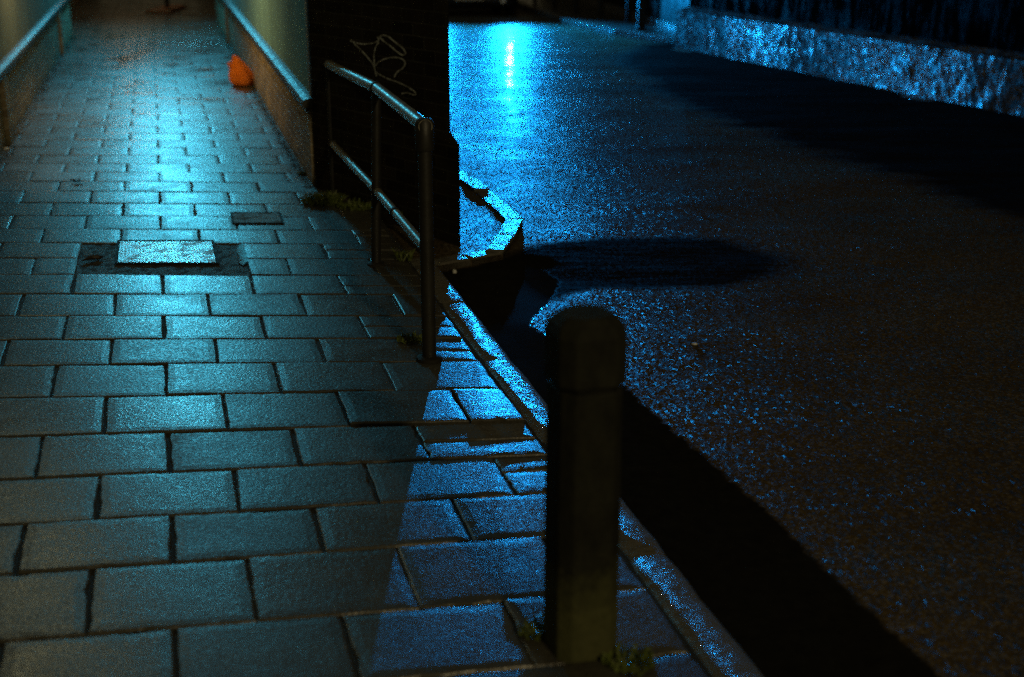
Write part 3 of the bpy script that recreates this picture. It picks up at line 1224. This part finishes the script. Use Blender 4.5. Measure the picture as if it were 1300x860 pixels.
mb.tube([T[0], T[0].lerp(T[1], 0.5), T[1], T[1].lerp(T[2], 0.5), T[2] + (T[2] - T[1]).normalized() * 0.03], 0.029, 20)
mb.build('top_rail', M['rail'], rail, auto=True)
mb = MB()
mb.tube([Lw[0], Lw[1], Lw[2]], 0.022, 18)
mb.build('lower_rail', M['rail'], rail, auto=True)
for a, b_, t, r in ((T[0], T[1], 0.0, .033), (T[1], T[2], 0.0, .0335), (Lw[0], Lw[1], 1.0, .028), (Lw[1], Lw[2], 0.42, .026), (Lw[0], Lw[1], 0.02, .027)):
    c = a.lerp(b_, t)
    d = (b_ - a).normalized()
    mb = MB()
    mb.tube([c - d * 0.022, c - d * 0.018, c + d * 0.018, c + d * 0.022], 1, 20, radii=[r - 0.003, r, r, r - 0.003])
    mb.build('pipe_collar', M['iron'], rail, auto=True)
mb = MB()
cpos = T[2]
mb.tube([cpos + Vector((0, 0, -0.10)), cpos + Vector((0, 0, -0.09)), cpos + Vector((0, 0, 0.012)), cpos + Vector((0, 0, 0.028)), cpos + Vector((0, 0, 0.032))],
        1, 20, radii=[.036, .039, .039, .03, .012])
mb.build('elbow_fitting', M['rail_post'], rail, auto=True)

# ------------------------------------------------------------------ bollard
BC = gp(738, 838)
BC += Vector((0, 0.08, 0))
bol = thing('bollard', 'squat mossy concrete bollard with chamfered corners and capped head in the foreground', 'bollard', BC)
rzb = math.atan2(AX.x, AX.y) * -1 + math.radians(3)


def octo(w, ch, z, rz=rzb, c=BC):
    h = w / 2
    pts = [(-h + ch, -h), (h - ch, -h), (h, -h + ch), (h, h - ch), (h - ch, h), (-h + ch, h), (-h, h - ch), (-h, -h + ch)]
    R = Matrix.Rotation(rz, 3, 'Z')
    return [c + R @ Vector((x, y, 0)) + Vector((0, 0, z)) for x, y in pts]


def loft(mb, rings, capb=True):
    i0 = len(mb.v)
    n = len(rings[0])
    for r_ in rings:
        mb.v += [tuple(p) for p in r_]
    for k_ in range(len(rings) - 1):
        for j in range(n):
            a = i0 + k_ * n
            mb.f.append((a + j, a + (j + 1) % n, a + n + (j + 1) % n, a + n + j))
    mb.f.append(tuple(i0 + (len(rings) - 1) * n + j for j in range(n)))
    if capb:
        mb.f.append(tuple(i0 + j for j in reversed(range(n))))


BH = top_at(BC, 396)
mb = MB()
loft(mb, [octo(.168, .032, z) for z in (-0.1, 0, 0.2, 0.4)] + [octo(.162, .03, BH - 0.185)])
mb.build('shaft', M['bollard'], bol, bevel=0.006)
mb = MB()
loft(mb, [octo(.148, .03, BH - 0.187), octo(.148, .03, BH - 0.176), octo(.177, .034, BH - 0.170), octo(.177, .036, BH - 0.045), octo(.162, .036, BH - 0.022), octo(.125, .03, BH)])
mb.build('head', M['bollard'], bol, bevel=0.006)

# ------------------------------------------------------------------ weeds, leaf, litter


def weed(name, label, c, r, h, n, group=None, mat='leaf'):
    mb = MB()
    for _ in range(n):
        a = rnd.uniform(0, 6.283)
        d = r * math.sqrt(rnd.random())
        b = Vector((c.x + math.cos(a) * d, c.y + math.sin(a) * d * 0.8, c.z + 0.0))
        hh = h * rnd.uniform(0.35, 1.0)
        lean = Vector((rnd.gauss(0, 0.5), rnd.gauss(0, 0.5), 1)).normalized()
        side = lean.cross(Vector((rnd.gauss(0, 1), rnd.gauss(0, 1), 0.2))).normalized() * rnd.uniform(0.0025, 0.006)
        mid, tip = b + lean * hh * 0.6, b + lean * hh + Vector((rnd.gauss(0, .3), rnd.gauss(0, .3), -0.15)) * hh * 0.5
        mb.poly([b - side * 0.6, b + side * 0.6, mid + side, mid - side])
        mb.poly([mid - side, mid + side, tip])
        if rnd.random() < 0.7:
            # small leaf
            q = b + lean * hh * rnd.uniform(0.2, 0.9)
            d1 = Vector((rnd.gauss(0, 1), rnd.gauss(0, 1), rnd.gauss(0, .5))).normalized()
            d2 = d1.cross(Vector((rnd.gauss(0, .4), rnd.gauss(0, .4), 1))).normalized()
            sz = rnd.uniform(0.006, 0.014) * (h / 0.06) ** 0.5
            mb.poly([q, q + d1 * sz + d2 * sz * 0.5, q + d1 * sz * 2, q + d1 * sz - d2 * sz * 0.5])
    o = mb.build(name, M[mat], loc=c)
    return tag(o, label, 'weed', group)


WG = 'weeds growing in the cracks'
weed('weed_clump', 'bushy weed clump at the corner of the alley wall and the pier', gp(410, 258), 0.13, 0.09, 420, WG)
weed('weed_clump', 'dim weeds at the foot of the pier behind the first rail post', gp(452, 264), 0.12, 0.06, 200, WG)
weed('weed_clump', 'low straggling weeds at the pier foot beyond the middle rail post', gp(520, 272), 0.12, 0.07, 160, WG)
weed('weed_clump', 'sparse weeds in the crack by the foot of the nearest rail post', gp(522, 432), 0.07, 0.03, 130, WG)
weed('weed_clump', 'thin stalks below the lower rail next to the kerb', gp(513, 330), 0.05, 0.08, 40, WG)
weed('weed_clump', 'green weeds on the left side of the bollard foot', gp(683, 805), 0.05, 0.045, 90, WG)
weed('weed_clump', 'dark weeds on the right side of the bollard foot', gp(800, 842), 0.07, 0.035, 130, WG)
weed('weed_clump', 'thin line of weeds at the foot of the right alley wall', gp(385, 222), 0.05, 0.04, 90, WG)

# moss and crumbs along the foot of both alley walls
ms = MB()
for L, sg_, s_a, s_b in ((RWL - 0.01, -1, RS + 0.05, 21), (LWALL + 0.01, 1, 5, 21)):
    for _ in range(2600):
        s = s_a + (s_b - s_a) * rnd.random()
        d = abs(rnd.gauss(0, 0.035))
        c = lp(L + sg_ * d, s, 0.002)
        z = rnd.uniform(0.003, 0.012)
        for _k in range(2):
            v_ = [c + Vector((rnd.uniform(-.012, .012), rnd.uniform(-.012, .012), rnd.uniform(0, z))) for _j in range(3)]
            ms.poly(v_)
o = ms.build('moss_debris', plain('moss_brown', (0.045, 0.042, 0.016), 0.8))
o['kind'] = 'stuff'
tag(o, 'moss and crumbs gathered along the foot of the alley walls', 'moss')

lf = MB()
c = gp(97, 233)
for k_ in range(5):
    a = k_ * 1.3
    d = Vector((math.cos(a), math.sin(a) * 0.8, 0.25))
    s_ = Vector((-math.sin(a), math.cos(a), 0.1)) * 0.02
    lf.poly([c + Vector((0, 0, 0.006)), c + d * 0.03 + s_ + Vector((0, 0, .004)), c + d * 0.06 + Vector((0, 0, 0.012)), c + d * 0.03 - s_ + Vector((0, 0, .018))])
tag(lf.build('dead_leaf', M['deadleaf'], loc=c), 'dark curled dead leaf lying on the slabs at the left', 'leaf')
lt = MB()
c = gp(7, 190, 0.004)
lt.prism([c + Vector(p) for p in ((-.03, -.02, 0), (.02, -.03, 0), (.035, .01, 0), (0.0, .03, 0), (-.035, .015, 0))], 0.012, bevel=0.003)
tag(lt.build('paper_scrap', M['litter'], loc=c), 'tiny white scrap of litter at the foot of the left alley wall', 'litter')
# twig in the cover surround
tw = MB()
a, b_ = gp(104, 331, 0.008), gp(131, 326, 0.008)
tw.tube([a, a.lerp(b_, 0.4) + Vector((0, 0.02, 0.004)), a.lerp(b_, 0.8), b_], 1, 8, radii=[0.004, 0.013, 0.014, 0.004])
tag(tw.build('dead_leaf', M['deadleaf'], loc=a), 'long dark leaf lying in the broken concrete left of the cover', 'leaf')
# pebble on the road that catches the light
for (u, v, r, lab) in ((882, 437, 0.016, 'pale chip of stone lying on the rough asphalt right of the bollard'),
                       (577, 344, 0.014, 'small stone chip in the wet gutter by the kerb')):
    c = gp(u, v, ROAD_Z + 0.016)
    mb = MB()
    mb.prism([c + Vector((math.cos(a) * r * rnd.uniform(.6, 1.2), math.sin(a) * r * rnd.uniform(.6, 1.2), -0.012)) for a in [k_ * 1.05 for k_ in range(6)]], 0.018, bevel=0.005)
    tag(mb.build('stone_chip', M['litter'], loc=c), lab, 'stone')

# ------------------------------------------------------------------ orange carrier bag
BG = gp(308, 109)
bag = thing('plastic_bag', 'knotted orange plastic carrier bag standing against the right alley wall', 'bag', BG)
mb = MB()
rings = []
nb = 40
prof = [(0.0, .085), (0.010, .112), (0.04, .130), (0.09, .134), (0.14, .126), (0.19, .108), (0.235, .085), (0.275, .062), (0.31, .042), (0.325, .02)]
for z, r in prof:
    ring = []
    for j in range(nb):
        a = 2 * math.pi * j / nb
        f = 1 + 0.20 * math.sin(a * 6 + z * 9) * (z / 0.3) ** 1.4 + 0.10 * mn.noise(Vector((math.cos(a) * 1.6, math.sin(a) * 1.6, z * 7))) + 0.05 * math.sin(a * 9 + 1) * (z / 0.25)
        ring.append(BG + Vector((math.cos(a) * r * f - 0.055 * (z / 0.3) ** 1.5 + 0.01, math.sin(a) * r * f * 0.85, z)))
    rings.append([Vector((q_.x, q_.y, BG.z + (q_.z - BG.z) * 0.9)) for q_ in ring])
loft(mb, rings)
mb.build('bag_body', M['bag'], bag, smooth=True)
top = BG + Vector((-0.045, 0, 0.265))
for dx, hh in ((-0.035, 0.05), (0.02, 0.03)):
    mb = MB()
    pts = [top + Vector((dx * t * 1.2, 0.01 * math.sin(t * 3), hh * math.sin(t * math.pi * 0.9))) + Vector((0.0, 0, 0)) for t in (0, .2, .45, .7, .9, 1.0)]
    mb.tube(pts, 1, 10, radii=[.018, .02, .022, .018, .013, .008])
    mb.build('handle', M['bag'], bag, smooth=True)
mb = MB()
pts = [BG + Vector(p) for p in ((-0.085, -0.02, 0.20), (-0.115, -0.03, 0.215), (-0.13, -0.03, 0.24), (-0.115, -0.03, 0.255))]
mb.tube(pts, 1, 8, radii=[.02, .022, .018, .008])
mb.build('handle', M['bag'], bag, smooth=True)

# ------------------------------------------------------------------ post on a rust plate at the far end of the alley
pc = gp(213, 14)
post = thing('steel_post', 'dark post on a rusty square base at the far end of the alley', 'post', pc)
mb = MB()
mb.prism([pc + Vector(p) for p in ((-.22, -.75, 0), (.22, -.75, 0), (.18, .7, 0), (-.18, .7, 0))], 0.06, bevel=0.02)
mb.build('base_plate', M['rust'], post)
mb = MB()
mb.tube([pc + Vector((0, 0, 0.06)), pc + Vector((0, 0, 1.0)), pc + Vector((0, 0, 1.05))], 1, 16, radii=[.04, .04, .03])
mb.build('pole', M['iron'], post, auto=True)

# ------------------------------------------------------------------ retaining wall on the right
rw = thing('retaining_wall', 'long road side wall with wet glistening stone plinth and black brick above', 'wall', WALL_B)
far_e = WALL_A
near_e = WALL_B - wd * 9
b = MB()
PH = 0.44


def roughwall(mb, p0, p1, z0, z1, nrm, nu, nv, amp):
    i0 = len(mb.v)
    for j in range(nv + 1):
        for i in range(nu + 1):
            p = p0.lerp(p1, i / nu)
            z = z0 + (z1 - z0) * j / nv
            q = mn.noise(Vector((i * (p1 - p0).length / nu * 3.0, z * 5, 2))) + 0.5 * mn.noise(Vector((i * (p1 - p0).length / nu * 11, z * 14, 8)))
            mb.v.append((p.x - nrm.x * amp * q, p.y - nrm.y * amp * q, z))
    for j in range(nv):
        for i in range(nu):
            a = i0 + j * (nu + 1) + i
            mb.f.append((a, a + nu + 1, a + nu + 2, a + 1))


roughwall(b, near_e, far_e, ROAD_Z - 0.05, PH, wn_, 400, 14, 0.016)
# sloping weathered top and the end face
i0 = len(b.v)
a_, c_ = near_e, far_e
b.poly([Vector((a_.x, a_.y, PH - 0.002)) + wn_ * 0.01, Vector((a_.x, a_.y, PH + 0.05)) + wn_ * 0.2, Vector((c_.x, c_.y, PH + 0.05)) + wn_ * 0.2, Vector((c_.x, c_.y, PH - 0.002)) + wn_ * 0.01])
e0 = far_e + wn_ * 0.01
b.poly([Vector((e0.x, e0.y, ROAD_Z)), Vector((e0.x, e0.y, PH)), Vector((e0.x, e0.y, PH)) + wn_ * 0.5, Vector((e0.x, e0.y, ROAD_Z)) + wn_ * 0.5])
b.build('wet_plinth', M['wetwall'], rw, smooth=False)
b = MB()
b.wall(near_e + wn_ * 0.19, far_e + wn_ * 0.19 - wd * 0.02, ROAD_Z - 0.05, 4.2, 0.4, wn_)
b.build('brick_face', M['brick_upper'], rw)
b = MB()
b.wall(far_e - wn_ * 0.16 + wd * 0.3, near_e - wn_ * 0.16, ROAD_Z - 0.05, ROAD_Z + 0.018, 0.14, wn_)
structure(b.build('road_edge_kerb', M['kerb'], bevel=0.012))
# small drain notches: dark iron brackets at the foot of the wall
for (u, v) in ((938, 74), (987, 84)):
    c = gp(u, v, ROAD_Z) + Vector((0, 0, 0.06))
    mb = MB()
    mb.box(c, (0.05, 0.10, 0.18), math.atan2(wd.y, wd.x))
    tag(mb.build('marker_post', M['iron'], loc=c, bevel=0.006), 'stubby dark iron marker at the wall foot, ' + ('nearer the far corner' if u < 950 else 'nearer the viewer'), 'marker', 'iron markers at the wall foot')

# ------------------------------------------------------------------ far footpath, fence, poles and house wall
fp = [gp(u, v, ROAD_Z) for u, v in ((868, 58), (790, 46), (728, 33), (640, 2), (560, -30))]
up_ = Vector((6, 6.5, 0))
mb = MB()
poly = [Vector((p.x, p.y, -0.3)) for p in fp] + [Vector((fp[-1].x + 12, fp[-1].y + 6, -0.3)), Vector((fp[0].x + 9, fp[0].y + 4, -0.3))]
mb.prism(poly[::-1] if False else poly, 0.3 + 0.0 - 0.004)
structure(mb.build('footpath', M['slab']))
kb2 = MB()
for a, b_ in zip(fp, fp[1:]):
    cnt = max(1, round((a - b_).length / 0.9))
    for j in range(cnt):
        p, q = a.lerp(b_, j / cnt + 0.004), a.lerp(b_, (j + 1) / cnt - 0.004)
        d = (q - p).normalized()
        n_ = Vector((-d.y, d.x, 0))
        if n_.x > 0:
            n_ = -n_
        pts = [p, q, q + n_ * 0.13, p + n_ * 0.13]
        if (pts[1] - pts[0]).cross(pts[2] - pts[1]).z < 0:
            pts.reverse()
        kb2.prism([Vector((x.x, x.y, -0.3)) for x in pts], 0.3 + 0.006, bevel=0.01)
structure(kb2.build('far_kerb', M['kerb']))
# guard fence: posts and two rails
fpx = [(798, 28), (763, 22), (732, 17), (704, 12), (679, 5), (655, -6)]
fpts = [gp(u, v, 0.0) for u, v in fpx]
fence = thing('guard_fence', 'low dark post and rail fence on the far footpath beyond the car', 'fence', fpts[0])
for p in fpts:
    mb = MB()
    mb.tube([p - Vector((0, 0, .05)), p + Vector((0, 0, 0.98)), p + Vector((0, 0, 1.0))], 1, 12, radii=[.045, .045, .03])
    mb.build('post', M['iron'], fence, auto=True)
for z in (0.45, 0.92):
    mb = MB()
    mb.tube([p + Vector((0, 0, z)) for p in fpts], 0.022, 10)
    mb.build('rail', M['iron'], fence, smooth=True)
pc2 = gp(814, 38, 0.0)
lampost = thing('lamp_post', 'dark street pole standing between the far fence and the wet wall', 'pole', pc2)
mb = MB()
mb.tube([pc2 - Vector((0, 0, .05)), pc2 + Vector((0, 0, .9)), pc2 + Vector((0, 0, .95)), pc2 + Vector((0, 0, 4.6))], 1, 16, radii=[.065, .065, .04, .035])
mb.build('pole', M['iron'], lampost, auto=True)
mb = MB()
mb.tube([pc2 - Vector((0, 0, 0.0)), pc2 + Vector((0, 0, .03))], 0.10, 16)
mb.build('base_collar', M['iron'], lampost)
# house wall behind the footpath
h0, h1 = gp(856, 38, 0.0), gp(798, 19, 0.0)
hd = (h1 - h0).normalized()
hn = Vector((hd.y, -hd.x, 0))
if hn.x < 0:
    hn = -hn
mb = MB()
hw = thing('house_wall', 'dark brick house wall behind the far footpath, above a pale foot strip', 'wall', h0)
h0e, h1e = h0 - hd * 3, h1 + hd * 9
mb.wall(h0e, h1e, -0.1, 4.5, 0.3, hn)
mb.build('wall', M['brick_dark'], hw)
mb = MB()
mb.wall(h0e - hn * 0.05, h1e - hn * 0.05, -0.1, 0.09, 0.045, hn)
mb.build('foot_strip', M['kerb'], hw)

# ------------------------------------------------------------------ car
car = thing('parked_car', 'dark blue car facing the viewer beyond the pier with its headlights on', 'car', CAR)
car.rotation_euler = (0, 0, CAR_RZ)


def cpart(mb, name, mat, parent=None, **kw):
    """car parts are written in the car's own axes: -Y forward"""
    me_o = mb.build(name, mat, None, loc=(0, 0, 0), **kw)
    me_o.parent = parent or car
    me_o.location = (0, 0, 0)
    return me_o


def ring(y, hw_, z0, z1, rx=0.12, n=5):
    pts = []
    for cx, cz, a0_ in ((hw_ - rx, z0 + rx, -math.pi / 2), (hw_ - rx, z1 - rx, 0), (-hw_ + rx, z1 - rx, math.pi / 2), (-hw_ + rx, z0 + rx, math.pi)):
        for t in range(n):
            a = a0_ + (math.pi / 2) * t / (n - 1)
            pts.append(Vector((cx + rx * math.cos(a), y, cz + rx * math.sin(a))))
    return pts


mb = MB()
secs = [(-0.14, .70, .26, .62, .10), (-0.08, .82, .22, .72, .14), (0.10, .90, .20, .80, .15), (0.7, .93, .19, .88, .15), (1.25, .93, .19, .94, .15), (2.6, .93, .19, .96, .15),
        (3.7, .92, .20, .97, .15), (4.1, .88, .24, .94, .14), (4.22, .78, .34, .86, .12)]
loft(mb, [ring(y, w, a, b_, r) for y, w, a, b_, r in secs])
body = cpart(mb, 'body', M['car_paint'], smooth=True)
mb = MB()
loft(mb, [ring(1.05, .80, .86, .95, .04), ring(1.75, .70, .86, 1.38, .10), ring(2.3, .68, .86, 1.45, .12), ring(3.3, .67, .86, 1.42, .12), ring(4.0, .72, .86, 1.0, .05)])
cpart(mb, 'cabin_glass', M['glass'], smooth=True)
mb = MB()
loft(mb, [ring(1.80, .66, 1.38, 1.42, .015), ring(2.3, .66, 1.38, 1.475, .04), ring(3.3, .65, 1.38, 1.45, .03), ring(3.5, .62, 1.34, 1.38, .015)])
cpart(mb, 'roof', M['car_paint'], smooth=True)
mb = MB()
loft(mb, [ring(-0.20, .72, .20, .44, .06), ring(-0.12, .86, .17, .46, .07), ring(0.25, .945, .17, .46, .07)])
cpart(mb, 'front_bumper', M['car_black'], smooth=True)
mb = MB()
mb.box((0, -0.16, 0.57), (0.80, 0.05, 0.13))
for k_ in range(4):
    mb.box((0, -0.19, 0.52 + k_ * 0.033), (0.78, 0.02, 0.012))
cpart(mb, 'grille', M['car_black'])
mb = MB()
mb.box((0, -0.215, 0.36), (0.52, 0.015, 0.11))
cpart(mb, 'number_plate', M['plate_white'])
for sx in (-1, 1):
    mb = MB()
    mb.tube([Vector((sx * .70, -0.085, 0.73)), Vector((sx * .70, -0.115, 0.73)), Vector((sx * .70, -0.125, 0.73))], 1, 18, radii=[.095, .085, .05])
    cpart(mb, 'headlight', M['lamp_blue'], smooth=True)
    mb = MB()
    mb.tube([Vector((sx * .62, -0.20, .30)), Vector((sx * .62, -0.215, .30))], 0.05, 14)
    cpart(mb, 'fog_light', M['alloy'])
    mb = MB()
    mb.box((sx * 1.0, 1.35, 1.0), (0.2, 0.09, 0.13))
    cpart(mb, 'wing_mirror', M['car_paint'], bevel=0.03)
    for y in (0.75, 3.35):
        mb = MB()
        c = Vector((sx * 0.84, y, 0.31))
        x = Vector((1, 0, 0))
        mb.tube([c - x * .10, c - x * .08, c + x * .08, c + x * .10], 1, 28, radii=[.28, .31, .31, .28])
        wh = cpart(mb, 'wheel', M['tyre'], auto=True)
        mb = MB()
        mb.tube([c + x * sx * .085, c + x * sx * .112], 0.20, 24)
        r_ = cpart(mb, 'rim', M['alloy'], wh)

# ------------------------------------------------------------------ lamp fittings outside the frame


def fitting(name, label, L, arm_to, emat, base):
    t = thing(name, label, 'lamp', base)
    mb = MB()
    mb.tube([base, Vector((base.x, base.y, L.z + 0.25)), Vector((L.x, L.y, L.z + 0.32))], 0.045, 12)
    mb.build('pole', M['iron'], t)
    mb = MB()
    mb.tube([L + Vector((0, 0, .34)), L + Vector((0, 0, .28)), L + Vector((0, 0, .20))], 1, 20, radii=[.08, .32, .38])
    mb.build('lamp_shade', M['iron'], t, smooth=True)
    return t


fitting('alley_lamp', 'tall lamp over the alley', ALLEY, None, None, lp(LWALL - 0.2, 22.6))
fitting('unseen_wall_lamp', 'unseen warm lamp added on the left alley wall to light the orange bag', BAG_FILL, None, None, Vector((-5.3, 12.2, 0.7)))
fitting('far_lamp', 'small warm lamp near the far end of the alley', FARLAMP, None, None, lp(LWALL - 0.3, 26.5))
fitting('street_lamp', 'tall street lamp on the far footpath behind the car', ROADLAMP, None, None, Vector((5.2, 31.5, 0.0)))
fitting('unseen_wall_lamp', 'lamp fixed on the left alley wall near the pavement covers', NEARLAMP, None, None, Vector((-3.7, 7.6, 0.7)))
